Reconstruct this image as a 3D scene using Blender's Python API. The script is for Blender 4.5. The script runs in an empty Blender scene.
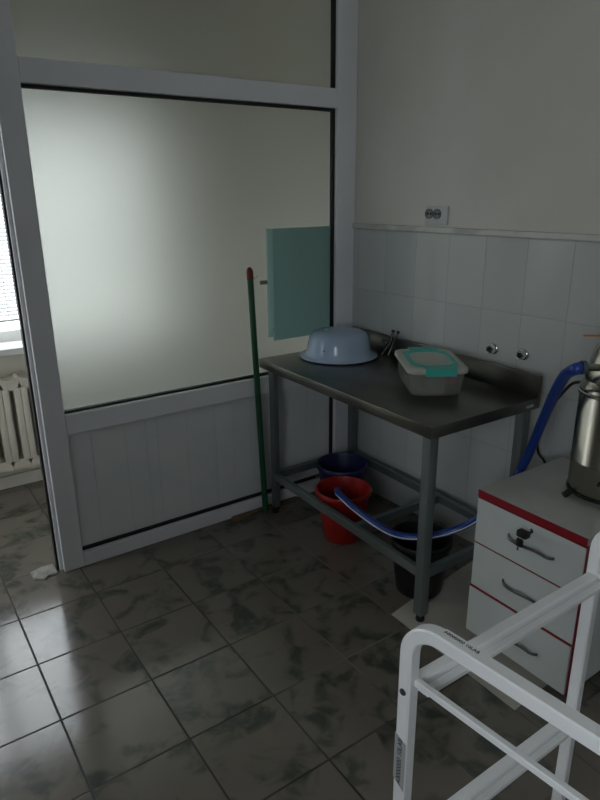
import bpy, bmesh, math, random
from mathutils import Vector, Matrix
random.seed(4)
S = bpy.context.scene
COL = S.collection
PI = math.pi

# ------------------------------------------------------------------ camera
cd = bpy.data.cameras.new('camera')
cam = bpy.data.objects.new('camera', cd); COL.objects.link(cam)
cd.sensor_fit = 'VERTICAL'; cd.sensor_height = 24.0; cd.lens = 630.5 / 800 * 24.0
cd.clip_start = 0.02
Rt = Vector((0.82195, -0.5695, -0.00863)); Up = Vector((0.18501, 0.25262, 0.94971)); Fw = Vector((0.53868, 0.78221, -0.313))
mw = Matrix.Identity(4)
for i in range(3):
    mw[i][0] = Rt[i]; mw[i][1] = Up[i]; mw[i][2] = -Fw[i]
mw.translation = Vector((-0.2648, -2.6229, 1.569))
cam.matrix_world = mw
S.camera = cam

# ------------------------------------------------------------------ sky, daylight portals, exposure
w = bpy.data.worlds.new('overcast_sky'); S.world = w; w.use_nodes = True
bg = w.node_tree.nodes['Background']
bg.inputs[0].default_value = (0.90, 0.96, 1.0, 1); bg.inputs[1].default_value = 1.0
def portal(name, loc, rot, sx, sy):
    l = bpy.data.lights.new(name, 'AREA'); l.shape = 'RECTANGLE'; l.size = sx; l.size_y = sy
    l.cycles.is_portal = True
    o = bpy.data.objects.new(name, l); COL.objects.link(o); o.location = loc; o.rotation_euler = rot
    return o
portal('daylight_portal_corridor', (0.02, 1.19, 1.42), (-PI/2, 0, 0), 2.44, 1.24)
portal('added_portal_corridor_end', (-2.495, 0.5, 1.7), (0, -PI/2, 0), 1.6, 0.84)  # portal for the invented window at the corridor end
portal('daylight_portal_room', (-1.495, -3.3, 1.65), (0, -PI/2, 0), 1.1, 1.7)
S.view_settings.view_transform = 'Standard'
S.view_settings.look = 'None'
S.view_settings.gamma = 1.0
S.view_settings.use_curve_mapping = False
S.view_settings.exposure = 2.52
S.cycles.use_denoising = True
S.cycles.max_bounces = 14
S.cycles.diffuse_bounces = 6
S.cycles.transmission_bounces = 12
S.cycles.sample_clamp_indirect = 6.0

# ------------------------------------------------------------------ materials
def mat(name, col, rough=0.5, metal=0.0, **kw):
    m = bpy.data.materials.new(name); m.use_nodes = True
    b = m.node_tree.nodes['Principled BSDF']
    b.inputs['Base Color'].default_value = (*col, 1)
    b.inputs['Roughness'].default_value = rough
    b.inputs['Metallic'].default_value = metal
    for k, v in kw.items():
        b.inputs[k.replace('_', ' ')].default_value = v
    return m
class NT:
    def __init__(s, m): s.t = m.node_tree; s.b = s.t.nodes['Principled BSDF']
    def n(s, kind, **ins):
        nd = s.t.nodes.new(kind)
        for k, v in ins.items():
            if k.startswith('p_'): setattr(nd, k[2:], v)
        return nd
    def l(s, a, b): s.t.links.new(a, b)
    def math(s, op, a, b=None, c=None):
        nd = s.t.nodes.new('ShaderNodeMath'); nd.operation = op
        for i, v in enumerate((a, b, c)):
            if v is None: continue
            if isinstance(v, (int, float)): nd.inputs[i].default_value = v
            else: s.l(v, nd.inputs[i])
        return nd.outputs[0]
    def mix(s, f, a, b):
        nd = s.t.nodes.new('ShaderNodeMix'); nd.data_type = 'RGBA'
        for i, v in ((0, f), (6, a), (7, b)):
            if isinstance(v, (int, float)): nd.inputs[i].default_value = v
            elif isinstance(v, tuple): nd.inputs[i].default_value = (*v, 1)
            else: s.l(v, nd.inputs[i])
        return nd.outputs[2]
    def noise(s, vec, scale, detail=3, rough=0.5, dist=0.0):
        nd = s.t.nodes.new('ShaderNodeTexNoise')
        nd.inputs['Scale'].default_value = scale; nd.inputs['Detail'].default_value = detail
        nd.inputs['Roughness'].default_value = rough; nd.inputs['Distortion'].default_value = dist
        if vec is not None: s.l(vec, nd.inputs['Vector'])
        return nd.outputs['Fac']
    def ramp(s, f, lo, hi):
        nd = s.t.nodes.new('ShaderNodeMapRange'); nd.interpolation_type = 'SMOOTHSTEP'
        nd.inputs[1].default_value = lo; nd.inputs[2].default_value = hi
        s.l(f, nd.inputs[0]); return nd.outputs[0]
    def bump(s, h, strength, dist):
        nd = s.t.nodes.new('ShaderNodeBump'); nd.inputs['Strength'].default_value = strength
        nd.inputs['Distance'].default_value = dist; s.l(h, nd.inputs['Height']); s.l(nd.outputs[0], s.b.inputs['Normal'])

def noisy(name, c1, c2, scale, rough=0.5, metal=0.0, lo=0.35, hi=0.65, bump=0.0, **kw):
    m = mat(name, c1, rough, metal, **kw); t = NT(m)
    tc = t.n('ShaderNodeTexCoord').outputs['Object']
    f = t.noise(tc, scale, 4)
    t.l(t.mix(t.ramp(f, lo, hi), c1, c2), t.b.inputs['Base Color'])
    if bump: t.bump(f, bump, 0.01)
    return m

def floor_material():
    m = mat('glazed_marbled_floor_tile', (0.2, 0.19, 0.17), 0.2); t = NT(m)
    g = t.n('ShaderNodeNewGeometry').outputs['Position']
    sp = t.n('ShaderNodeSeparateXYZ'); t.l(g, sp.inputs[0])
    u = t.math('DIVIDE', sp.outputs[0], 0.30); v = t.math('DIVIDE', sp.outputs[1], 0.30)
    du = t.math('ABSOLUTE', t.math('SUBTRACT', t.math('FRACT', t.math('ADD', u, 0.5)), 0.5))
    dv = t.math('ABSOLUTE', t.math('SUBTRACT', t.math('FRACT', t.math('ADD', v, 0.5)), 0.5))
    d = t.math('MINIMUM', du, dv)
    cell = t.n('ShaderNodeCombineXYZ'); t.l(t.math('FLOOR', u), cell.inputs[0]); t.l(t.math('FLOOR', v), cell.inputs[1])
    wn = t.n('ShaderNodeTexWhiteNoise'); t.l(cell.outputs[0], wn.inputs['Vector'])
    vm = t.n('ShaderNodeVectorMath', p_operation='MULTIPLY_ADD'); t.l(wn.outputs['Color'], vm.inputs[0])
    vm.inputs[1].default_value = (9, 9, 9); t.l(g, vm.inputs[2])
    P = vm.outputs[0]
    n1 = t.noise(P, 7.0, 4, 0.5, 0.8)
    n2 = t.noise(P, 18, 3, 0.5, 0.6)
    n3 = t.noise(P, 4.0, 2)
    base = t.mix(n3, (0.138, 0.121, 0.101), (0.180, 0.162, 0.138))
    patch = t.math('MULTIPLY', t.ramp(n1, 0.47, 0.66), t.ramp(n2, 0.2, 0.6))
    col = t.mix(t.math('MULTIPLY', patch, 0.92), base, (0.040, 0.052, 0.042))
    wear = t.ramp(t.noise(g, 2.2, 3), 0.40, 0.62)
    fade = t.math('MULTIPLY', t.ramp(sp.outputs[0], 0.45, 0.95), wear)
    gcol = t.mix(fade, (0.012, 0.009, 0.007), (0.12, 0.108, 0.094))
    mask = t.ramp(d, 0.0145, 0.009)
    t.l(t.mix(mask, col, gcol), t.b.inputs['Base Color'])
    r = t.math('ADD', 0.10, t.math('MULTIPLY', t.noise(g, 5, 4), 0.10))
    t.l(t.math('ADD', t.math('MULTIPLY', mask, 0.6), r), t.b.inputs['Roughness'])
    t.b.inputs['Specular IOR Level'].default_value = 0.75
    h = t.math('ADD', t.math('SUBTRACT', 1.0, mask), t.math('MULTIPLY', n3, 0.15))
    t.bump(h, 0.25, 0.002)
    return m

def wall_tile_material():
    m = mat('white_glazed_wall_tile', (0.7, 0.72, 0.72), 0.12); t = NT(m)
    o = t.n('ShaderNodeTexCoord').outputs['Object']
    sp = t.n('ShaderNodeSeparateXYZ'); t.l(o, sp.inputs[0])
    u = t.math('DIVIDE', t.math('SUBTRACT', t.math('MULTIPLY', sp.outputs[1], -1.0), 0.038), 0.1925)
    v = t.math('DIVIDE', t.math('ADD', sp.outputs[2], 0.075), 0.2933)
    du = t.math('MULTIPLY', t.math('ABSOLUTE', t.math('SUBTRACT', t.math('FRACT', t.math('ADD', u, 0.5)), 0.5)), 0.1925)
    dv = t.math('MULTIPLY', t.math('ABSOLUTE', t.math('SUBTRACT', t.math('FRACT', t.math('ADD', v, 0.5)), 0.5)), 0.2933)
    d = t.math('MINIMUM', du, dv)
    mask = t.ramp(d, 0.0024, 0.0010)
    cell = t.n('ShaderNodeCombineXYZ'); t.l(t.math('FLOOR', u), cell.inputs[0]); t.l(t.math('FLOOR', v), cell.inputs[1])
    wn = t.n('ShaderNodeTexWhiteNoise'); t.l(cell.outputs[0], wn.inputs['Vector'])
    tint = t.mix(wn.outputs['Value'], (0.48, 0.505, 0.505), (0.525, 0.545, 0.54))
    t.l(t.mix(mask, tint, (0.38, 0.38, 0.365)), t.b.inputs['Base Color'])
    t.l(t.math('ADD', t.math('MULTIPLY', mask, 0.5), 0.085), t.b.inputs['Roughness'])
    # each tile lies at a very slightly different tilt, so reflections break at the joints
    h = t.math('ADD', t.math('SUBTRACT', 1.0, mask), t.math('MULTIPLY', t.noise(o, 6.0, 1), 0.8))
    t.bump(h, 0.3, 0.002)
    return m

def frosted_material():
    m = bpy.data.materials.new('frosted_glass'); m.use_nodes = True
    t = m.node_tree; b = t.nodes['Principled BSDF']
    b.inputs['Base Color'].default_value = (0.47, 0.48, 0.445, 1)
    b.inputs['Roughness'].default_value = 0.66
    b.inputs['IOR'].default_value = 1.35
    b.inputs['Transmission Weight'].default_value = 0.86
    out = t.nodes['Material Output']
    tr = t.nodes.new('ShaderNodeBsdfTranslucent'); tr.inputs[0].default_value = (0.80, 0.82, 0.76, 1)
    mx = t.nodes.new('ShaderNodeMixShader'); mx.inputs[0].default_value = 0.09
    t.links.new(b.outputs[0], mx.inputs[1]); t.links.new(tr.outputs[0], mx.inputs[2]); t.links.new(mx.outputs[0], out.inputs[0])
    return m

def translucent(name, col, through, f=0.6):
    m = bpy.data.materials.new(name); m.use_nodes = True
    t = m.node_tree; out = t.nodes['Material Output']; b = t.nodes['Principled BSDF']
    b.inputs['Base Color'].default_value = (*col, 1); b.inputs['Roughness'].default_value = 0.35
    tr = t.nodes.new('ShaderNodeBsdfTranslucent'); tr.inputs[0].default_value = (*through, 1)
    mx = t.nodes.new('ShaderNodeMixShader'); mx.inputs[0].default_value = f
    t.links.new(b.outputs[0], mx.inputs[1]); t.links.new(tr.outputs[0], mx.inputs[2]); t.links.new(mx.outputs[0], out.inputs[0])
    return m
M = dict(
    floor=floor_material(), tile=wall_tile_material(), frosted=frosted_material(),
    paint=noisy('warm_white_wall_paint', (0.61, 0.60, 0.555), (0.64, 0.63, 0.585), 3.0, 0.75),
    paintdim=noisy('darkened_unseen_wall', (0.26, 0.255, 0.24), (0.30, 0.295, 0.28), 3.0, 0.8),  # unseen room walls, coloured darker to cut bounce light
    corridor=noisy('pale_beige_wall_paint', (0.69, 0.66, 0.58), (0.72, 0.69, 0.61), 2.0, 0.8),
    ceil=mat('white_ceiling_paint', (0.66, 0.66, 0.63), 0.9),
    pvc=noisy('white_pvc_profile', (0.82, 0.83, 0.88), (0.85, 0.86, 0.90), 5, 0.35),
    panel=noisy('grey_white_pvc_panel', (0.74, 0.77, 0.79), (0.79, 0.81, 0.82), 4, 0.4),
    rubber=mat('black_rubber', (0.008, 0.008, 0.009), 0.6),
    ledge=noisy('grey_veined_ledge_tile', (0.58, 0.58, 0.55), (0.42, 0.42, 0.39), 9, 0.25),
    steel=noisy('brushed_stainless_steel', (0.17, 0.167, 0.155), (0.21, 0.206, 0.192), 6, 0.32, 1.0),
    bright=mat('polished_steel', (0.36, 0.345, 0.30), 0.24, 1.0),
    handle=mat('dull_dark_metal', (0.24, 0.25, 0.245), 0.35, 1.0),
    chrome=mat('chrome', (0.75, 0.75, 0.74), 0.12, 1.0),
    legpaint=noisy('grey_green_leg_paint', (0.135, 0.165, 0.165), (0.165, 0.195, 0.195), 5, 0.38, 0.35),
    black=mat('black_plastic', (0.010, 0.010, 0.011), 0.4),
    bucketblack=mat('black_bucket_plastic', (0.008, 0.008, 0.009), 0.45),
    red=mat('red_bucket_plastic', (0.30, 0.011, 0.008), 0.35),
    navy=mat('navy_bucket_plastic', (0.012, 0.017, 0.085), 0.4),
    enamel=noisy('pale_blue_enamel', (0.36, 0.47, 0.64), (0.40, 0.51, 0.67), 4, 0.14),
    enamelrim=mat('dark_enamel_rim', (0.02, 0.022, 0.03), 0.3),
    chip=mat('enamel_chip', (0.05, 0.05, 0.06), 0.6),
    clear=mat('cloudy_clear_plastic', (0.84, 0.86, 0.81), 0.14, 0, Transmission_Weight=0.86, IOR=1.25),
    lidwhite=mat('milky_lid_plastic', (0.62, 0.64, 0.58), 0.3, 0, Transmission_Weight=0.25, IOR=1.3),
    turq=mat('turquoise_plastic', (0.06, 0.46, 0.40), 0.35),
    maroon=mat('dark_red_plastic', (0.20, 0.02, 0.03), 0.4),
    green=noisy('green_painted_wood', (0.008, 0.075, 0.035), (0.012, 0.10, 0.045), 12, 0.45),
    redcap=mat('dark_red_cap', (0.16, 0.014, 0.010), 0.45),
    wire=mat('thin_wire', (0.3, 0.28, 0.25), 0.4, 0.8),
    lam=noisy('white_laminate', (0.60, 0.645, 0.635), (0.64, 0.68, 0.67), 3, 0.33),
    lamtop=noisy('grey_white_laminate_top', (0.48, 0.49, 0.46), (0.54, 0.545, 0.51), 7, 0.16),
    redge=mat('red_edge_band', (0.26, 0.012, 0.022), 0.35),
    hose=mat('blue_hose', (0.012, 0.045, 0.26), 0.28),
    highlight=mat('pale_hose_highlight', (0.66, 0.72, 0.86), 0.35),
    white=noisy('white_powder_coat', (0.86, 0.875, 0.90), (0.89, 0.90, 0.92), 8, 0.32),
    sticker=mat('grey_sticker', (0.40, 0.41, 0.42), 0.5),
    ink=mat('dark_ink', (0.015, 0.015, 0.018), 0.6),
    screw=mat('dull_screw', (0.16, 0.19, 0.20), 0.4, 0.8),
    socket=mat('grey_white_socket_plastic', (0.52, 0.53, 0.53), 0.35),
    hole=mat('socket_hole', (0.012, 0.012, 0.012), 0.7),
    teal=translucent('translucent_teal_panel', (0.22, 0.32, 0.32), (0.58, 0.74, 0.74)),
    tealedge=translucent('paler_translucent_teal', (0.30, 0.42, 0.41), (0.74, 0.90, 0.88)),
    latch=mat('grey_latch', (0.20, 0.20, 0.19), 0.5),
    cement=noisy('pale_cement', (0.44, 0.42, 0.37), (0.50, 0.475, 0.42), 6, 0.8, bump=0.2),
    mortar=noisy('white_mortar', (0.36, 0.35, 0.32), (0.25, 0.24, 0.22), 30, 0.9, bump=0.6),
    dirt=noisy('brown_sealant', (0.13, 0.09, 0.05), (0.18, 0.13, 0.08), 20, 0.9, bump=0.6),
    blind=None, radiator=mat('cream_radiator_paint', (0.66, 0.62, 0.52), 0.4),
    orange=mat('orange_plastic', (0.55, 0.20, 0.02), 0.4),
    sill=mat('white_sill', (0.8, 0.8, 0.78), 0.3),
    glass=mat('clear_glass', (1, 1, 1), 0.0, 0, Transmission_Weight=1.0, IOR=1.02),
)
def blind_material():
    m = bpy.data.materials.new('white_blind_slat'); m.use_nodes = True
    t = m.node_tree; out = t.nodes['Material Output']; b = t.nodes['Principled BSDF']
    b.inputs['Base Color'].default_value = (0.70, 0.71, 0.71, 1); b.inputs['Roughness'].default_value = 0.45
    tr = t.nodes.new('ShaderNodeBsdfTranslucent'); tr.inputs[0].default_value = (0.80, 0.80, 0.78, 1)
    mx = t.nodes.new('ShaderNodeMixShader'); mx.inputs[0].default_value = 0.16
    t.links.new(b.outputs[0], mx.inputs[1]); t.links.new(tr.outputs[0], mx.inputs[2]); t.links.new(mx.outputs[0], out.inputs[0])
    return m
M['blind'] = blind_material()

# ------------------------------------------------------------------ mesh helpers
def box(bm, x0, x1, y0, y1, z0, z1, bev=0.0, seg=2):
    vs = [bm.verts.new((x, y, z)) for z in (z0, z1) for x, y in ((x0, y0), (x1, y0), (x1, y1), (x0, y1))]
    fs = [(3, 2, 1, 0), (4, 5, 6, 7), (0, 1, 5, 4), (1, 2, 6, 5), (2, 3, 7, 6), (3, 0, 4, 7)]
    faces = [bm.faces.new([vs[i] for i in f]) for f in fs]
    if bev:
        ed = list({e for f in faces for e in f.edges})
        bmesh.ops.bevel(bm, geom=ed, offset=bev, segments=seg, affect='EDGES', profile=0.5)
def lathe(bm, prof, n=48, c=(0, 0, 0), close=False):
    rings = []
    for r, z in prof:
        if r < 1e-6: rings.append([bm.verts.new((c[0], c[1], c[2] + z))])
        else: rings.append([bm.verts.new((c[0] + r * math.cos(2*PI*i/n), c[1] + r * math.sin(2*PI*i/n), c[2] + z)) for i in range(n)])
    pairs = list(zip(rings, rings[1:])) + ([(rings[-1], rings[0])] if close else [])
    for a, b in pairs:
        for i in range(n):
            j = (i + 1) % n
            if len(a) == 1 and len(b) == 1: continue
            if len(a) == 1: bm.faces.new((a[0], b[j], b[i]))
            elif len(b) == 1: bm.faces.new((a[i], a[j], b[0]))
            else: bm.faces.new((a[i], a[j], b[j], b[i]))
def smooth_path(pts, n=8):
    P = [Vector(p) for p in pts]; out = []
    for i in range(len(P) - 1):
        p0 = P[max(i-1, 0)]; p1 = P[i]; p2 = P[i+1]; p3 = P[min(i+2, len(P)-1)]
        for k in range(n):
            t = k / n
            out.append(0.5 * ((2*p1) + (p2-p0)*t + (2*p0-5*p1+4*p2-p3)*t*t + (3*p1-p0-3*p2+p3)*t*t*t))
    out.append(P[-1]); return out
def circle(r, n=12, r2=None):
    r2 = r2 or r
    return [(r*math.cos(2*PI*i/n), r2*math.sin(2*PI*i/n)) for i in range(n)]
def sq(a, b=None, c=0.003):
    b = b or a; a /= 2; b /= 2
    return [(a, -b+c), (a, b-c), (a-c, b), (-a+c, b), (-a, b-c), (-a, -b+c), (-a+c, -b), (a-c, -b)]
def sweep(bm, path, prof, up=(0, 0, 1), radii=None):
    P = [Vector(p) for p in path]; rings = []; u = Vector(up)
    for i, p in enumerate(P):
        t = (P[min(i+1, len(P)-1)] - P[max(i-1, 0)]).normalized()
        u = (u - t * u.dot(t))
        if u.length < 1e-4: u = t.orthogonal()
        u.normalize(); s = t.cross(u)
        k = radii[i] if radii else 1.0
        rings.append([bm.verts.new(p + s * (a*k) + u * (b*k)) for a, b in prof])
    n = len(prof)
    for a, b in zip(rings, rings[1:]):
        for i in range(n): bm.faces.new((a[i], a[(i+1) % n], b[(i+1) % n], b[i]))
    bm.faces.new(rings[0][::-1]); bm.faces.new(rings[-1])
def extrude_poly(bm, pts, vec):
    a = [bm.verts.new(p) for p in pts]; b = [bm.verts.new(Vector(p) + Vector(vec)) for p in pts]
    bm.faces.new(a[::-1]); bm.faces.new(b); n = len(a)
    for i in range(n): bm.faces.new((a[i], a[(i+1) % n], b[(i+1) % n], b[i]))
def obj(name, bm, material, parent=None, smooth=False, angle=40, **props):
    bmesh.ops.recalc_face_normals(bm, faces=bm.faces)
    me = bpy.data.meshes.new(name); bm.to_mesh(me); bm.free()
    me.materials.append(M[material] if isinstance(material, str) else material)
    if smooth:
        me.shade_smooth()
        me.set_sharp_from_angle(angle=math.radians(angle))
    o = bpy.data.objects.new(name, me); COL.objects.link(o)
    if parent: o.parent = parent
    for k, v in props.items(): o[k] = v
    return o
def B(*boxes, bev=0.0):
    bm = bmesh.new()
    for b in boxes: box(bm, *b, bev=bev)
    return bm
def L(prof, n=48, c=(0, 0, 0), close=False):
    bm = bmesh.new(); lathe(bm, prof, n, c, close); return bm
def T(path, prof, **k):
    bm = bmesh.new(); sweep(bm, path, prof, **k); return bm
def thing(name, label, cat, loc=(0, 0, 0), rz=0.0, group=None):
    o = bpy.data.objects.new(name, None); COL.objects.link(o); o.empty_display_size = 0.05
    o.location = loc; o.rotation_euler = (0, 0, rz); o['label'] = label; o['category'] = cat
    if group: o['group'] = group
    return o
def tag(o, label, cat, group=None):
    o['label'] = label; o['category'] = cat
    if group: o['group'] = group
    return o
def struct(name, bm, m, parent=None, **k):
    o = obj(name, bm, m, parent, **k); o['kind'] = 'structure'; return o
def structroot(name, loc=(0, 0, 0), rz=0):
    o = bpy.data.objects.new(name, None); COL.objects.link(o); o.location = loc; o.rotation_euler = (0, 0, rz); o['kind'] = 'structure'; return o
def text_mesh(name, body, size, parent, loc, rot, material='ink', depth=0.0003):
    cu = bpy.data.curves.new(name, 'FONT'); cu.body = body; cu.size = size; cu.extrude = depth; cu.align_x = 'CENTER'; cu.align_y = 'CENTER'
    tmp = bpy.data.objects.new(name + '_tmp', cu); COL.objects.link(tmp)
    dg = bpy.context.evaluated_depsgraph_get()
    me = bpy.data.meshes.new_from_object(tmp.evaluated_get(dg)); me.name = name
    bpy.data.objects.remove(tmp)
    me.materials.clear(); me.materials.append(M[material])
    o = bpy.data.objects.new(name, me); COL.objects.link(o); o.parent = parent
    o.location = loc; o.rotation_euler = rot
    return o

# ------------------------------------------------------------------ the setting
YP = -0.075                     # room-side face of the glazed partition
PHI = 0.0468                    # the right-hand wall runs a little out of square
H = 2.95
struct('floor', B((-2.6, 2.4, -4.4, 1.25, -0.08, 0.0)), 'floor')
struct('ceiling', B((-2.6, 2.4, -4.4, 1.25, H, H+0.08)), 'ceil')
wr = struct('wall_right', B((0.008, 0.12, -4.4, 0.30, 0.0, H)), 'paint'); wr.location = (1.829, YP, 0); wr.rotation_euler = (0, 0, PHI)
wt = struct('wall_right.001', B((0.0, 0.0079, -4.2, 0.06, 0.0, 1.395)), 'tile'); wt.location = (1.829, YP, 0); wt.rotation_euler = (0, 0, PHI)
tr = struct('trim_1', B((-0.012, 0.0079, -4.2, 0.0, 1.3955, 1.419), bev=0.003), 'ledge'); tr.location = (1.829, YP, 0); tr.rotation_euler = (0, 0, PHI)
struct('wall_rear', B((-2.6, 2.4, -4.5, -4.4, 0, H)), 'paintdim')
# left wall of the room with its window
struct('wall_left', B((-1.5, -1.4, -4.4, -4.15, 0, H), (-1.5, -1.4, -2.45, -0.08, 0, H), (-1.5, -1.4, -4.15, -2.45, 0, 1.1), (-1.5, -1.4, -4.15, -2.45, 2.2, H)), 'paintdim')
w2 = structroot('window_2')
obj('window_frame', B((-1.47, -1.42, -4.15, -4.10, 1.1, 2.2), (-1.47, -1.42, -2.50, -2.45, 1.1, 2.2), (-1.47, -1.42, -4.10, -2.50, 1.1, 1.15), (-1.47, -1.42, -4.10, -2.50, 2.15, 2.2)), 'sill', w2)
obj('window_sill', B((-1.47, -1.25, -4.2, -2.4, 1.06, 1.099)), 'sill', w2)
# corridor beyond the partition
struct('wall_far', B((-2.4, -1.2, 0.985, 1.2, 0, H), (1.24, 2.3, 0.985, 1.2, 0, H), (-1.2, 1.24, 0.985, 1.2, 0, 0.765), (-1.2, 1.24, 0.985, 1.2, 2.04, H)), 'corridor')
w1 = structroot('window_1')
obj('window_frame', B((-1.2, -1.14, 1.10, 1.16, 0.80, 2.04), (1.18, 1.24, 1.10, 1.16, 0.80, 2.04), (-0.01, 0.05, 1.10, 1.16, 0.80, 2.04), (-1.14, 1.18, 1.10, 1.16, 0.80, 0.86), (-1.14, 1.18, 1.10, 1.16, 1.98, 2.04)), 'sill', w1)
obj('window_sill', B((-1.25, 1.29, 0.90, 1.16, 0.766, 0.80), bev=0.004), 'sill', w1)
struct('baseboard_far', B((-2.4, 1.9, 0.965, 0.9845, 0, 0.07)), 'corridor')
struct('wall_end', B((1.86, 1.95, 0.0, 0.985, 0, H)), 'corridor')
struct('wall_end.001', B((-2.5, -2.4, -0.08, 1.2, 0, 0.9), (-2.5, -2.4, -0.08, 1.2, 2.5, H), (-2.5, -2.4, -0.08, 0.08, 0.9, 2.5), (-2.5, -2.4, 0.92, 1.2, 0.9, 2.5)), 'corridor')
w3 = structroot('added_window')  # unseen window, added in the end wall to brighten the corridor and frosted panes
obj('window_frame', B((-2.47, -2.43, 0.08, 0.12, 0.9, 2.5), (-2.47, -2.43, 0.88, 0.92, 0.9, 2.5), (-2.47, -2.43, 0.12, 0.88, 0.9, 0.94), (-2.47, -2.43, 0.12, 0.88, 2.46, 2.5)), 'sill', w3)

# glazed partition: one wall of white profiles, frosted panes and a boarded base
wb = structroot('wall_back')
y0, y1 = YP, YP + 0.07
obj('wall_board', B((-2.4, -0.74, y0, y1, 0, H)), 'paint', wb)
obj('post', B((0.236, 0.322, y0, y1, 0, H), (0.222, 0.2355, y0+0.022, y1, 0, 1.985), bev=0.003), 'pvc', wb, label='white post beside the doorway')
obj('post', B((1.722, 1.835, y0, y1, 0, H), bev=0.003), 'pvc', wb, label='white post against the tiled wall')
obj('post', B((-0.739, -0.66, y0, y1, 0, H), bev=0.003), 'pvc', wb, label='white post on the far side of the doorway')
obj('transom', B((0.3225, 1.7215, y0, y1, 1.941, 2.024), bev=0.003), 'pvc', wb, label='white transom between the two frosted panes')
obj('transom', B((-0.6595, 0.2355, y0, y1, 1.986, 2.07), bev=0.003), 'pvc', wb, label='white transom over the doorway')
obj('rail', B((0.3225, 1.7215, y0, y1, 0.622, 0.709), bev=0.003), 'pvc', wb, label='white rail below the large frosted pane')
obj('rail', B((0.3225, 1.7215, y0, y1, 0.0, 0.065), bev=0.003), 'pvc', wb, label='white bottom rail on the floor')
obj('rail', B((-0.6595, 0.2355, y0, y1, 2.86, H), (0.3225, 1.7215, y0, y1, 2.86, H)), 'pvc', wb, label='white head rail under the ceiling')
py0, py1 = -0.030, -0.024
obj('glass_pane', B((0.3225, 1.7215, py0, py1, 0.7095, 1.9405)), 'frosted', wb, label='large frosted pane')
obj('glass_pane', B((0.3225, 1.7215, py0, py1, 2.0245, 2.8595)), 'frosted', wb, label='upper frosted pane')
obj('glass_pane', B((-0.6595, 0.2355, py0, py1, 2.0705, 2.8595)), 'frosted', wb, label='frosted pane over the doorway')
gy0, gy1 = -0.052, -0.0305
obj('gasket', B((0.3225, 1.7215, gy0, gy1, 1.928, 1.9405), (1.7085, 1.7215, gy0, gy1, 0.7095, 1.9279), (0.3225, 1.7084, gy0, gy1, 0.7095, 0.719), (0.3225, 0.3255, gy0, gy1, 0.7191, 1.9279)), 'rubber', wb, label='black gasket and painted recess shade of the large pane')  # recess shadow painted in with the black of the gasket strips
obj('gasket', B((1.7085, 1.7215, gy0, gy1, 2.0245, 2.8595)), 'rubber', wb, label='black gasket and painted recess shade of the upper pane')
obj('gasket', B((0.3225, 1.7215, gy0, gy1, 0.0655, 0.078), (1.7085, 1.7215, gy0, gy1, 0.0781, 0.6215), (0.3225, 0.3255, gy0, gy1, 0.0781, 0.6215)), 'rubber', wb, label='black gasket of the boarded base')
obj('gasket', B((0.2135, 0.2215, -0.040, -0.012, 0.0, 1.985)), 'rubber', wb, label='black door seal')
bm = bmesh.new(); x = 0.327
while x < 1.705:
    x2 = min(x + random.choice((0.098, 0.148, 0.05)), 1.7075)
    box(bm, x, x2 - 0.0008, -0.038, -0.026, 0.0785, 0.6215); x = x2
obj('boarding', bm, 'panel', wb)

# pale patch in the floor under the cabinet, mortar and sealant along the partition
bm = bmesh.new(); extrude_poly(bm, [(1.199, -1.113, 0.0004), (1.192, -1.694, 0.0004), (1.29, -1.688, 0.0004), (1.86, -1.68, 0.0004), (1.85, -1.03, 0.0004), (1.50, -1.075, 0.0004), (1.32, -1.092, 0.0004)], (0, 0, 0.0016))
struct('floor_patch', bm, 'cement')
def lump(name, pts, h, m):
    bm = bmesh.new(); n = len(pts)
    cx = sum(p[0] for p in pts)/n; cy = sum(p[1] for p in pts)/n
    rings = []
    for k, z in ((1.0, 0.0003), (0.93, h*0.7), (0.7, h)):
        rings.append([bm.verts.new((cx+(p[0]-cx)*k, cy+(p[1]-cy)*k, z*(0.8+0.4*random.random()))) for p in pts])
    for a, b in zip(rings, rings[1:]):
        for i in range(n): bm.faces.new((a[i], a[(i+1) % n], b[(i+1) % n], b[i]))
    bm.faces.new(rings[0][::-1]); bm.faces.new(rings[-1])
    return struct(name, bm, m, smooth=True)
lump('mortar_patch', [(0.108, 0.008), (0.112, -0.06), (0.15, -0.085), (0.17, -0.066), (0.209, -0.075), (0.211, 0.022), (0.16, 0.026)], 0.010, 'mortar')
lump('sealant_patch', [(1.055, -0.0765), (1.06, -0.118), (1.11, -0.128), (1.19, -0.106), (1.28, -0.10), (1.34, -0.112), (1.42, -0.098), (1.47, -0.0765)], 0.016, 'dirt')

# ------------------------------------------------------------------ radiator and blind in the corridor
rad = thing('radiator', 'cream cast iron radiator under the corridor window', 'radiator', (0.0, 0.91, 0.0))
def rad_section(cx):
    bm = bmesh.new(); hw = 0.0455
    for s in (-1, 1):
        a, b = sorted((s*0.0125, s*hw))
        box(bm, cx+a, cx+b, -0.048, 0.05, 0.185, 0.595, bev=0.003)
    top = [(-hw, .657), (-.034, .645), (0, .638), (.034, .645), (hw, .657), (hw, .625), (.03, .585), (-.03, .585), (-hw, .625)]
    extrude_poly(bm, [(cx+x, -0.045, z) for x, z in top], (0, 0.095, 0))
    bot = [(-hw, .125), (-.034, .137), (0, .144), (.034, .137), (hw, .125), (hw, .157), (.03, .195), (-.03, .195), (-hw, .157)]
    extrude_poly(bm, [(cx+x, -0.045, z) for x, z in bot], (0, 0.095, 0))
    return bm
for i in range(-9, 6):
    obj('radiator_section', rad_section(0.283 + 0.0925*i), 'radiator', rad, smooth=True, angle=30)
obj('pipe', T([(0.78, 0.03, 0.10), (0.78, 0.03, 0.0)], circle(0.014)), 'radiator', rad, smooth=True)
for x in (-0.42, 0.60): obj('radiator_foot', B((x, x+0.04, -0.04, 0.04, 0.0, 0.16)), 'radiator', rad)

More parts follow.
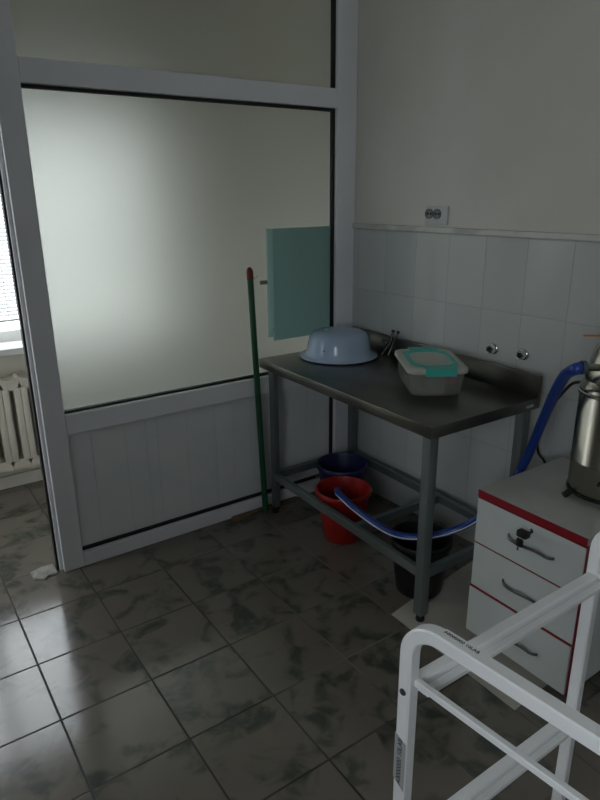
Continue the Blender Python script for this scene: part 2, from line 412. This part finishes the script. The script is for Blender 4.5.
bl = thing('window_blind', 'white horizontal slat blind hanging in the corridor window', 'blind', (0.02, 1.045, 2.02))
bm = bmesh.new()
zz = -0.05
while zz > -1.08:
    a = math.radians(30); c, s_ = 0.0125*math.cos(a), 0.0125*math.sin(a)
    extrude_poly(bm, [(-1.2, -c, zz - s_), (-1.2, c, zz + s_), (-1.2, c + 0.0004, zz + s_ - 0.0006), (-1.2, -c + 0.0004, zz - s_ - 0.0006)], (2.4, 0, 0))
    zz -= 0.0195
obj('slats', bm, 'blind', bl)
obj('head_rail', B((-1.2, 1.2, -0.02, 0.02, -0.03, 0.01)), 'sill', bl)
obj('bottom_rail', B((-1.2, 1.2, -0.012, 0.012, -1.10, -1.088)), 'sill', bl)
for x in (-0.95, -0.25, 0.335, 1.05): obj('cord', B((x, x+0.002, -0.014, -0.0125, -1.09, -0.03)), 'sill', bl)

# ------------------------------------------------------------------ steel work table
TX0, TX1, TY0, TY1, TZ = 1.225, 1.805, -0.088, -1.240, 0.811
tb = thing('work_table', 'stainless steel work table with grey legs standing in the tiled corner', 'table', (0, 0, 0), -0.0157)
tb.location = Vector((1.225, -1.24, 0)) - Matrix.Rotation(-0.0157, 3, 'Z') @ Vector((1.225, -1.24, 0))
bm = bmesh.new()
box(bm, TX0, TX1-0.014, TY1, TY0, TZ-0.043, TZ, bev=0.0015)
obj('tabletop', bm, 'steel', tb, smooth=True)
obj('backsplash', B((TX1-0.0139, TX1, TY1, TY0, TZ-0.043, TZ+0.088), bev=0.002), 'steel', tb, smooth=True)
obj('maker_plate', B((TX1-0.085, TX1-0.04, TY1-0.0018, TY1-0.0001, TZ-0.030, TZ-0.018), bev=0.0006), 'chrome', tb, label='small oblong bright plate')
lx = (TX0+0.040, TX1-0.040); ly = (TY0-0.055, TY1+0.040)
for X in lx:
    for Y in ly:
        k = 0.015 if (X == lx[0] and Y == ly[0]) else 0.02
        lg = obj('leg', B((X+0.02-2*k, X+0.02, Y-0.02, Y+0.02, 0.032, TZ-0.0431), bev=0.003), 'legpaint', tb, smooth=True)
        obj('foot', L([(0, 0), (0.016, 0), (0.018, 0.006), (0.016, 0.014), (0.010, 0.018), (0.010, 0.0319), (0, 0.0319)], 20, (X, Y, 0.002 if Y == ly[1] else 0.0)), 'black', lg, smooth=True, label='black adjustable foot')
rz0, rz1 = 0.188, 0.226
for b in ((lx[0]-0.0125, lx[0]+0.0125, ly[1]+0.0201, ly[0]-0.0201), (lx[1]-0.0125, lx[1]+0.0125, ly[1]+0.0201, ly[0]-0.0201)):
    obj('rail', B((*b, rz0, rz1), bev=0.002), 'legpaint', tb)
for Y in (ly[0], ly[1]):
    obj('rail', B((lx[0]+0.0201, lx[1]-0.0201, Y-0.0125, Y+0.0125, rz0, rz1), bev=0.002), 'legpaint', tb)
obj('rail', B((lx[0]+0.0126, lx[1]-0.0126, -0.805, -0.780, rz0, rz1), bev=0.002), 'legpaint', tb)

# ------------------------------------------------------------------ on the table
bs = thing('enamel_basin', 'pale blue enamel basin turned upside down on the steel table', 'basin', (1.585, -0.272, TZ))
prof = [(0.187, 0.002), (0.189, 0.006), (0.186, 0.009), (0.172, 0.012), (0.162, 0.020), (0.155, 0.040), (0.149, 0.070), (0.142, 0.098), (0.132, 0.114), (0.116, 0.122), (0.095, 0.1255), (0.06, 0.127), (0, 0.1275)]
inner = [(0, 0.124), (0.06, 0.1235), (0.095, 0.122), (0.114, 0.118), (0.129, 0.110), (0.139, 0.095), (0.146, 0.069), (0.152, 0.039), (0.159, 0.018), (0.170, 0.009), (0.185, 0.003)]
obj('bowl', L(prof + inner, 96), 'enamel', bs, smooth=True, angle=80)
bm = bmesh.new(); sweep(bm, [(0.187*math.cos(a*2*PI/96), 0.187*math.sin(a*2*PI/96), 0.0038) for a in range(97)], circle(0.0034, 8))
obj('rim', bm, 'enamelrim', bs, smooth=True, label='dark rim')
cd_ = Vector((-1.88, -2.34, 0)).normalized()
obj('highlight_ring', T([(-0.055+0.010*math.cos(a), 0.03+0.010*math.sin(a), 0.1297) for a in [i*2*PI/20 for i in range(21)]], circle(0.0022, 8)), 'chrome', bs, smooth=True)  # chrome ring modelled in place of a specular highlight on the enamel
bm = bmesh.new()
bmesh.ops.create_icosphere(bm, subdivisions=1, radius=0.0035)
bmesh.ops.scale(bm, vec=(1, 1, 1.3), verts=bm.verts)
a = math.radians(205); bmesh.ops.translate(bm, vec=(0.1518*math.cos(a), 0.1518*math.sin(a), 0.055), verts=bm.verts)
obj('chip', bm, 'chip', bs, label='small dark chip in the enamel')

def rrect(w, d, r, z, n=5):
    out = []
    for cx, cy, a0 in ((w/2-r, d/2-r, 0), (-w/2+r, d/2-r, 90), (-w/2+r, -d/2+r, 180), (w/2-r, -d/2+r, 270)):
        for k in range(n+1):
            a = math.radians(a0 + 90*k/n); out.append((cx + r*math.cos(a), cy + r*math.sin(a), z))
    return out
def loft(bm, rings, cap0=True, cap1=True):
    R = [[bm.verts.new(p) for p in r] for r in rings]; n = len(R[0])
    for a, b in zip(R, R[1:]):
        for i in range(n): bm.faces.new((a[i], a[(i+1) % n], b[(i+1) % n], b[i]))
    if cap0: bm.faces.new(R[0][::-1])
    if cap1: bm.faces.new(R[-1])
bx = thing('plastic_container', 'clear plastic container with a turquoise clip lid on the steel table', 'container', (1.576, -0.880, TZ), math.radians(-33)); bx.scale = (1.06, 1.06, 1.06)
bm = bmesh.new()
loft(bm, [rrect(0.176, 0.275, 0.03, 0.0008), rrect(0.186, 0.285, 0.032, 0.006), rrect(0.206, 0.305, 0.034, 0.088), rrect(0.203, 0.302, 0.033, 0.088), rrect(0.182, 0.281, 0.031, 0.008), rrect(0.172, 0.271, 0.029, 0.0045)])
obj('tub', bm, 'clear', bx, smooth=True)
bm = bmesh.new()
loft(bm, [rrect(0.222, 0.324, 0.036, 0.0885), rrect(0.226, 0.328, 0.038, 0.092), rrect(0.224, 0.326, 0.038, 0.104), rrect(0.214, 0.316, 0.035, 0.1075), rrect(0.178, 0.262, 0.045, 0.1075), rrect(0.172, 0.256, 0.044, 0.1045)])
obj('lid', bm, 'lidwhite', bx, smooth=True)
bm = bmesh.new()
loft(bm, [rrect(0.176, 0.260, 0.05, 0.1077), rrect(0.172, 0.256, 0.05, 0.1095), rrect(0.146, 0.222, 0.05, 0.1095), rrect(0.142, 0.218, 0.05, 0.1050)], False, False)
obj('seal_ring', bm, 'turq', bx, smooth=True, label='turquoise ring let into the lid')
for s in (-1, 1):
    ya, yb = sorted((s*0.128, s*0.1705))
    bm = bmesh.new(); box(bm, -0.052, 0.062, ya, yb, 0.1078, 0.1115, bev=0.001)
    yc, yd = sorted((s*0.1665, s*0.1705)); box(bm, -0.052, 0.062, yc, yd, 0.083, 0.1077, bev=0.001)
    obj('clip', bm, 'turq', bx, label='turquoise clip')
jr = thing('jar', 'small dark red jar inside the clear plastic container', 'jar', (1.582, -0.9955, TZ+0.0057))
obj('jar_body', L([(0, 0), (0.026, 0), (0.027, 0.004), (0.027, 0.035), (0.024, 0.038), (0, 0.038)], 24), 'black', jr, smooth=True, label='dark glass body')
obj('jar_lid', L([(0, 0.0382), (0.029, 0.0382), (0.029, 0.068), (0.026, 0.071), (0, 0.071)], 24), 'maroon', jr, smooth=True, label='dark red lid')

fc = thing('forceps', 'thin crossed metal rods with dark tips leaning behind the plastic container', 'forceps', (0, 0, 0))
obj('shaft', T([(1.755, -0.395, TZ+0.004), (1.785, -0.425, 0.885), (1.788, -0.432, 0.930)], circle(0.0045, 10)), 'bright', fc, smooth=True)
obj('shaft', T([(1.765, -0.43, TZ+0.004), (1.785, -0.440, 0.875), (1.788, -0.466, 0.930)], circle(0.0045, 10)), 'bright', fc, smooth=True)
obj('tip', L([(0, 0), (0.0075, 0), (0.0075, 0.010), (0, 0.011)], 12, (1.788, -0.432, 0.929)), 'black', fc, smooth=True, label='dark tip')
obj('tip', L([(0, 0), (0.0075, 0), (0.0075, 0.010), (0, 0.011)], 12, (1.788, -0.467, 0.929)), 'black', fc, smooth=True, label='dark tip')
obj('finger_ring', T([(1.776, -0.393+0.020*math.cos(a), 0.880+0.009*math.sin(a)) for a in [i*2*PI/20 for i in range(21)]], circle(0.0025, 8), up=(1, 0, 0)), 'bright', fc, smooth=True)

# ------------------------------------------------------------------ green pole, teal panel
pb, pt = Vector((1.238, -0.118, 0.006)), Vector((1.2035, -0.094, 1.247))
br = thing('mop_handle', 'green wooden pole with a dark red cap leaning beside the steel table', 'pole', (0, 0, 0))
d = pt - pb
obj('pole', T([pb, pb + d*0.955], circle(0.0145, 16)), 'green', br, smooth=True)
obj('cap', T([pb + d*0.955, pb + d*0.965, pb + d*0.985, pb + d*0.995, pt], circle(0.0158, 16), radii=[1, 1.03, 1.0, 0.7, 0.25]), 'redcap', br, smooth=True, label='dark red rounded cap')
q = pb + d*0.957
obj('wire_loop', T(smooth_path([q + Vector((0.0, -0.014, 0)), q + Vector((0.016, -0.008, 0)), q + Vector((0.03, 0.0, 0.003)), q + Vector((0.045, 0.004, 0.012))]), circle(0.0012, 6)), 'wire', br, smooth=True)

tp = thing('teal_panel', 'flat teal panel fixed to the frosted pane above the steel table', 'panel', (0, 0, 0))
obj('board', B((1.366, 1.708, -0.0385, -0.0305, 0.872, 1.408), bev=0.001), 'teal', tp)
bm = bmesh.new(); box(bm, 1.334, 1.3655, -0.046, -0.0305, 0.895, 1.408, bev=0.003)
obj('edge_strip', bm, 'tealedge', tp, label='paler teal strip along the left edge')
obj('screw', L([(0, 0), (0.003, 0), (0.002, 0.0015), (0, 0.002)], 10), 'chrome', tp).matrix_local = Matrix.Translation((1.357, -0.0461, 0.93)) @ Matrix.Rotation(PI/2, 4, 'X')
obj('latch', B((1.292, 1.3338, -0.042, -0.0305, 1.153, 1.172), bev=0.004), 'latch', tp, label='small grey latch')

# ------------------------------------------------------------------ buckets under the table
def bucket(name, label, m, loc, rb, rt, h, group='buckets under the steel table'):
    t = thing(name, label, 'bucket', loc, 0, group)
    p = [(0, 0), (rb-0.006, 0), (rb, 0.006), (rb+(rt-rb)*0.55, h*0.55), (rt-0.006, h-0.022), (rt-0.004, h-0.020), (rt+0.004, h-0.018), (rt+0.005, h-0.006), (rt+0.002, h), (rt-0.006, h), (rt-0.010, h-0.012), (rb+(rt-rb)*0.5-0.005, h*0.55), (rb-0.006, 0.008), (0, 0.006)]
    obj('tub', L(p, 64), m, t, smooth=True)
    bm = bmesh.new()
    sweep(bm, [((rt+0.008)*math.cos(a), (rt+0.008)*math.sin(a), h-0.028-0.09*math.sin(a)) for a in [PI*i/24 for i in range(25)]], circle(0.002, 6))
    obj('handle', bm, 'wire', t, smooth=True)
    return t
bucket('bucket', 'red plastic bucket with the blue hose hanging into it', 'red', (1.415, -0.535, 0.0), 0.088, 0.128, 0.255)
bucket('bucket', 'navy blue bucket in the corner behind the red bucket', 'navy', (1.585, -0.31, 0.0), 0.090, 0.128, 0.258)
bucket('bucket', 'black plastic bucket behind the front leg of the steel table', 'bucketblack', (1.412, -1.045, 0.0003), 0.092, 0.124, 0.245)

# ------------------------------------------------------------------ drawer cabinet
CX0, CX1, CY0, CY1, CZ = 1.325, 1.80, -1.775, -1.376, 0.611
cb = thing('drawer_cabinet', 'white three-drawer cabinet with red edging beside the steel table', 'cabinet', (0, 0, 0))
obj('carcass', B((CX0+0.018, CX1, CY0, CY0+0.016, 0.045, CZ-0.0262), (CX0+0.018, CX1, CY1-0.016, CY1, 0.045, CZ-0.0262), (CX1-0.012, CX1, CY0+0.0161, CY1-0.0161, 0.045, CZ-0.0262), (CX0+0.019, CX1-0.0121, CY0+0.0161, CY1-0.0161, 0.045, 0.06)), 'lam', cb)
obj('edge_band', B((CX0+0.0005, CX0+0.0179, CY0-0.0012, CY0-0.0001, 0.05, CZ-0.0262), (CX0+0.018, CX0+0.0345, CY0-0.0012, CY0-0.0001, 0.045, CZ-0.0262)), 'redge', cb, label='dark red edging of the side panel')
obj('plinth', B((CX0+0.05, CX1-0.02, CY0+0.02, CY1-0.02, 0.0025, 0.0449)), 'black', cb, label='dark recessed plinth')
obj('top_board', B((CX0+0.002, CX1, CY0, CY1, CZ-0.026, CZ), bev=0.0015), 'lamtop', cb)
obj('edge_band', B((CX0-0.0012, CX0+0.0019, CY0, CY1, CZ-0.026, CZ-0.0008)), 'redge', cb, label='dark red front edge of the top')
def s_handle(ya, za, yb, zb, parent, xf):
    pts = []
    for k in range(25):
        t = k/24; y = ya + (yb-ya)*t; z = za + (zb-za)*t - 0.0045*math.sin(2*PI*t)
        pts.append((xf - 0.004 - 0.014*min(1.0, 3.2*math.sin(PI*t)), y, z))
    pts[0] = (xf - 0.0005, ya, za); pts[-1] = (xf - 0.0005, yb, zb)
    obj('handle', T(pts, circle(0.0055, 10, 0.0035), up=(1, 0, 0)), 'handle', parent, smooth=True, label='wavy metal handle')
lines = [0.052, 0.240, 0.413, CZ-0.028]
hz = [0.137, 0.322, 0.497]
for i in range(3):
    x0 = CX0 - (0.006 if i == 0 else 0.0)
    dz0, dz1 = lines[i] + 0.0008, lines[i+1] - 0.0045
    dr = obj('drawer', B((x0, x0+0.0158, CY0+0.001, CY1-0.001, dz0, dz1), bev=0.001), 'lam', cb, label=('bottom drawer', 'middle drawer', 'top drawer')[i])
    obj('edge_band', B((x0+0.0004, x0+0.0158, CY0+0.001, CY1-0.001, dz1+0.0001, dz1+0.0040)), 'redge', dr, label='dark red top edge of the drawer')
    ya = (-1.515, -1.507, -1.510)[i]; yb = (-1.668, -1.672, -1.678)[i]
    s_handle(ya, hz[i]+0.004, yb, hz[i]-0.002, dr, x0)
    if i == 2:
        lk = obj('lock', L([(0, 0), (0.009, 0), (0.009, 0.003), (0.006, 0.004), (0, 0.004)], 20), 'chrome', dr, smooth=True)
        lk.matrix_local = Matrix.Translation((x0-0.0001, -1.590, 0.552)) @ Matrix.Rotation(-PI/2, 4, 'Y')
ky = thing('key_bunch', 'small black-headed keys hanging from the lock of the top drawer', 'keys', (CX0-0.0045, -1.590, 0.552))
obj('key', B((-0.022, -0.001, -0.002, 0.002, -0.0035, 0.0035), bev=0.0005), 'chrome', ky, label='key in the lock')
bm = bmesh.new(); box(bm, -0.048, -0.0221, -0.019, 0.019, -0.009, 0.013, bev=0.005); obj('key_head', bm, 'black', ky, smooth=True)
obj('ring', T([(-0.030, 0.010+0.009*math.cos(a), -0.016+0.011*math.sin(a)) for a in [i*2*PI/20 for i in range(21)]], circle(0.001, 6), up=(1, 0, 0)), 'wire', ky, smooth=True)
bm = bmesh.new(); box(bm, -0.035, -0.024, 0.002, 0.026, -0.052, -0.024, bev=0.005); obj('key_head', bm, 'black', ky, smooth=True)
obj('key', B((-0.031, -0.028, 0.014, 0.021, -0.066, -0.0521)), 'chrome', ky, label='spare key hanging down')

# ------------------------------------------------------------------ water distiller
ds = thing('water_distiller', 'cylindrical stainless steel water distiller standing on the white cabinet', 'distiller', (1.62, -1.652, CZ))
r = 0.120
obj('body', L([(0, 0.030), (r-0.002, 0.030), (r, 0.033), (r, 0.128), (r+0.0015, 0.130), (r+0.0015, 0.134), (r, 0.136), (r, 0.362), (r-0.002, 0.3649), (0, 0.3649)], 72), 'bright', ds, smooth=True)
obj('base_ring', L([(r-0.004, 0.022), (r+0.003, 0.022), (r+0.003, 0.0299), (r-0.004, 0.0299)], 72, close=True), 'black', ds, smooth=True, label='dark base ring')
obj('rim', L([(r+0.0002, 0.352), (r+0.006, 0.354), (r+0.008, 0.362), (r+0.005, 0.3645), (r+0.0002, 0.3645)], 72, close=True), 'chrome', ds, smooth=True, label='bright rolled rim')
obj('lid', L([(0, 0.3651), (r+0.003, 0.3651), (r+0.002, 0.374), (r-0.003, 0.384), (r-0.008, 0.392), (0.1105, 0.397), (0, 0.397)], 72), 'bright', ds, smooth=True)
obj('dome', L([(0, 0.3972), (0.110, 0.3972), (0.112, 0.405), (0.108, 0.430), (0.100, 0.462), (0.090, 0.495), (0.075, 0.520), (0.050, 0.537), (0.025, 0.545), (0, 0.546)], 64), 'bright', ds, smooth=True)
obj('knob', L([(0, 0.5462), (0.030, 0.5462), (0.036, 0.555), (0.032, 0.585), (0.020, 0.60), (0, 0.602)], 24), 'black', ds, smooth=True, label='black knob')
dv = Vector((-0.70, 0.45, 0)).normalized()
sd = Vector((-dv.y, dv.x, 0))
obj('lever', T([Vector((0, 0, 0.538)) + dv*0.062, Vector((0, 0, 0.540)) + dv*0.145], circle(0.004, 8, 0.003)), 'orange', ds, smooth=True, label='thin orange lever')
p0 = Vector((-0.237, 0.008, 0.474)); pr = Vector((0.82, -0.57, 0)).normalized()
obj('outlet_pipe', T(smooth_path([p0, p0 + pr*0.05, p0 + pr*0.13, (-0.085, -0.102, 0.474), (-0.045, -0.095, 0.474)], 6), circle(0.0105, 16)), 'bright', ds, smooth=True)
obj('hose_collar', T([p0 + pr*0.004, p0 + pr*0.016], circle(0.0205, 20)), 'screw', ds, smooth=True, label='dark hose collar')
for k in (164, 284, 44):
    a = math.radians(k-20); c, s_ = math.cos(a), math.sin(a)
    bm = bmesh.new()
    sweep(bm, smooth_path([(c*(r-0.012), s_*(r-0.012), 0.021), (c*(r+0.002), s_*(r+0.002), 0.014), (c*(r+0.010), s_*(r+0.010), 0.005), (c*(r+0.018), s_*(r+0.018), 0.0052)]), sq(0.024, 0.009, 0.001))
    obj('foot', bm, 'black', ds, label='black bent foot')
for k in (196, 216):
    a = math.radians(k); o = obj('indicator', L([(0, 0), (0.005, 0), (0.005, 0.003), (0, 0.004)], 14), 'black', ds, label='dark indicator dot')
    o.matrix_local = Matrix.Translation((math.cos(a)*(r+0.0001), math.sin(a)*(r+0.0001), 0.085)) @ Matrix.Rotation(a, 4, 'Z') @ Matrix.Rotation(PI/2, 4, 'Y')
for k in (205, 262):
    a = math.radians(k); c, s_ = math.cos(a), math.sin(a)
    bm = bmesh.new(); box(bm, -0.004, 0.006, -0.010, 0.010, 0.330, 0.382, bev=0.002)
    o = obj('clamp', bm, 'chrome', ds, label='lid clamp'); o.matrix_local = Matrix.Rotation(a, 4, 'Z') @ Matrix.Translation((r+0.0125, 0, 0))

# ------------------------------------------------------------------ hose and cable
pe = Vector((1.62, -1.652, CZ)) + p0 + pr*0.003
hp = [pe, pe + Vector((-0.008, 0.012, -0.006)), (1.42, -1.581, 1.044), (1.48, -1.522, 0.979), (1.56, -1.450, 0.887), (1.63, -1.380, 0.779), (1.672, -1.326, 0.667), (1.685, -1.285, 0.563), (1.640, -1.268, 0.478),
      (1.560, -1.262, 0.425), (1.525, -1.227, 0.37), (1.492, -1.180, 0.32), (1.429, -1.127, 0.285), (1.355, -1.081, 0.275), (1.305, -1.011, 0.27), (1.298, -0.891, 0.268), (1.308, -0.736, 0.274), (1.345, -0.583, 0.272), (1.40, -0.52, 0.235), (1.44, -0.47, 0.14)]
hs = smooth_path(hp, 8); n = len(hs)
hose = thing('water_hose', 'blue water hose running from the steel distiller down into the red bucket', 'hose', (0, 0, 0))
rad_ = [0.0175 if i < n*0.42 else 0.0175 - 0.0030*min(1, (i-n*0.42)/(n*0.12)) for i in range(n)]
obj('tube', T(hs, circle(1.0, 14), radii=rad_), 'hose', hose, smooth=True)
k0 = int(n*0.50)
cp = Vector((-0.2648, -2.6229, 1.569))
st = []
for i in range(k0, n-10):
    p = hs[i]; t = (hs[i+1]-hs[i-1]).normalized()
    up = Vector((-0.62, -0.72, -0.05)); up = (up - t*up.dot(t)).normalized()
    st.append(p + up*(rad_[i]+0.0004))
obj('highlight', T(st, circle(0.0030, 8)), 'highlight', hose, smooth=True, label='thin painted highlight along the hose')  # highlight on the lower hose, painted as a pale line facing the camera
cab = obj('power_cable', T(smooth_path([(1.618, -1.518, 0.968), (1.61, -1.49, 0.96), (1.68, -1.408, 0.882), (1.75, -1.324, 0.784), (1.80, -1.262, 0.655), (1.822, -1.257, 0.58), (1.838, -1.283, 0.535), (1.838, -1.32, 0.42)]), circle(0.0052, 10)), 'black', None, smooth=True)
tag(cab, 'thin black cable hanging from the steel distiller behind the blue hose', 'cable')

# ------------------------------------------------------------------ things on the tiled wall
def on_wall(name, label, cat, s, z, group=None):
    o = thing(name, label, cat, (1.829 + math.sin(PHI)*s, YP - math.cos(PHI)*s, z), PHI, group); return o
sk = on_wall('power_socket', 'white double power socket on the wall above the tile ledge', 'socket', 0.534, 1.466)
obj('plate', B((-0.004, 0.0078, -0.062, 0.062, -0.0375, 0.040), bev=0.003), 'socket', sk, smooth=True)
for dy in (0.037, -0.008):
    o = obj('outlet', L([(0.0205, 0.0), (0.0215, 0.0), (0.0215, 0.006), (0.0195, 0.007), (0.0185, 0.002), (0, 0.002), (0, 0.0)], 28), 'latch', sk, smooth=True, label='dark recessed outlet')
    o.matrix_local = Matrix.Translation((-0.0041, dy, 0.008)) @ Matrix.Rotation(-PI/2, 4, 'Y')
    h_ = obj('pin_hole', L([(0, 0), (0.0055, 0), (0.0055, 0.001), (0, 0.001)], 12, (0, 0.009, 0.0021)), 'hole', o)
    lathe_b = bmesh.new(); lathe(lathe_b, [(0, 0), (0.0055, 0), (0.0055, 0.001), (0, 0.001)], 12, (0, -0.009, 0.0021)); obj('pin_hole', lathe_b, 'hole', o)
for s, z, lab in ((0.887, 0.938, 'chrome pipe stub on the tiles, nearer the plastic container'), (1.030, 0.941, 'chrome pipe stub on the tiles, nearer the blue hose')):
    o = on_wall('pipe_stub', lab, 'pipe', s, z, 'pipe stubs on the tiled wall')
    fl = obj('flange', L([(0.010, 0), (0.024, 0.0), (0.023, 0.004), (0.018, 0.008), (0.010, 0.009)], 28, close=True), 'chrome', o, smooth=True); fl.matrix_local = Matrix.Rotation(-PI/2, 4, 'Y') @ Matrix.Translation((0, 0, 0.0001))
    sb = obj('stub', L([(0.0, 0.012), (0.0105, 0.012), (0.0115, 0.030), (0.0165, 0.030), (0.0175, 0.027), (0.0175, 0.0092), (0.0, 0.0092)], 28), 'chrome', o, smooth=True); sb.matrix_local = Matrix.Rotation(-PI/2, 4, 'Y')
    pl = obj('bore', L([(0, 0.0122), (0.0103, 0.0122), (0.0103, 0.0295), (0, 0.0295)], 24), 'hole', o); pl.matrix_local = Matrix.Rotation(-PI/2, 4, 'Y')

# ------------------------------------------------------------------ white trolley in the foreground
A5 = math.radians(5)
tl = thing('trolley_frame', 'white square-tube trolley frame in front of the drawer cabinet', 'trolley', (0.375, -2.011, 0.0), A5)
# local axes: -y runs along the end loops, x across to the far loop (undo the 5 degrees for the cross bars)
W_, D_ = 0.553, 0.50
ux = Vector((math.cos(-A5), math.sin(-A5), 0))
def loop_path(o, top, R=0.062):
    p = [o, o + Vector((0, 0, top-R))]
    for k in range(1, 11):
        a = PI/2*k/10; p.append(o + Vector((0, -R + R*math.cos(a), top - R + R*math.sin(a))))
    p.append(o + Vector((0, -D_+R, top)))
    for k in range(1, 11):
        a = PI/2*k/10; p.append(o + Vector((0, -D_ + R - R*math.sin(a), top - R + R*math.cos(a))))
    p.append(o + Vector((0, -D_, 0))); return p
TOP = 0.902
loops = []
for j, o in enumerate((Vector((0, 0, 0.0)), ux*W_)):
    loops.append(obj('end_loop', T(loop_path(o, TOP), sq(0.026, 0.026, 0.003), up=(1, 0, 0)), 'white', tl, smooth=True, angle=30))
def cross(oy, z, name='cross_bar'):
    a = ux*0.0132 + Vector((0, oy, z)); b = ux*(W_-0.0132) + Vector((0, oy, z))
    bm = bmesh.new()
    sweep(bm, [a, b], sq(0.024, 0.024, 0.003))
    sgn = -1 if oy > -0.2 else 1
    off = Vector((0, sgn*0.021, -0.006))
    sweep(bm, [a + off, b + off], sq(0.015, 0.012, 0.0015))
    off = Vector((0, sgn*0.013, -0.010))
    sweep(bm, [a + off, b + off], sq(0.012, 0.004, 0.0005))
    return obj(name, bm, 'white', tl)
for z in (0.772, 0.398):
    for oy in (-0.004, -D_+0.004): cross(oy, z)
for j in (0, 1):
    for z in ((0.783, 0.395) if j else (0.783, 0.30)):
        o = ux*(0.0 if j == 0 else W_)
        sx = 0.006 if j == 0 else -0.006
        obj('side_bar', T([o + Vector((sx, -0.0135, z)), o + Vector((sx, -D_+0.0135, z))], sq(0.013, 0.013, 0.002)), 'white', tl)
bt = obj('bolt', L([(0, 0), (0.0065, 0), (0.006, 0.002), (0.0028, 0.0022), (0.0028, 0.001), (0, 0.001)], 20), 'screw', tl, smooth=True, label='dull grey bolt head')
bt.matrix_local = Matrix.Translation((-0.0131, 0.0, 0.764)) @ Matrix.Rotation(-PI/2, 4, 'Y')
bm = bmesh.new(); extrude_poly(bm, [(-0.01325, 0.0125, 0.568), (-0.01325, -0.0125, 0.550), (-0.01325, -0.0125, 0.658), (-0.01325, 0.0125, 0.670)][::-1], (-0.0002, 0, 0))
sk1 = obj('sticker', bm, 'sticker', tl, label='grey sticker with a serial number')
text_mesh('lettering', 'A0000000 10LAB', 0.0145, sk1, (0, 0, 0), (0, 0, 0))
sk1.children[0].matrix_local = Matrix.Translation((-0.01355, 0.0, 0.611)) @ Matrix(((0, 0, -1, 0), (0, 1, 0, 0), (1, 0, 0, 0), (0, 0, 0, 1)))
bm = bmesh.new(); box(bm, -0.006, 0.012, -0.128, -0.060, TOP+0.01305, TOP+0.01325)
sk2 = obj('sticker', bm, 'white', tl, label='small sticker with a printed number on top of the loop')
text_mesh('lettering', 'A0000000 10LAB', 0.009, sk2, (0, 0, 0), (0, 0, 0))
sk2.children[0].matrix_local = Matrix.Translation((0.004, -0.094, TOP+0.0133)) @ Matrix.Rotation(-PI/2, 4, 'Z')
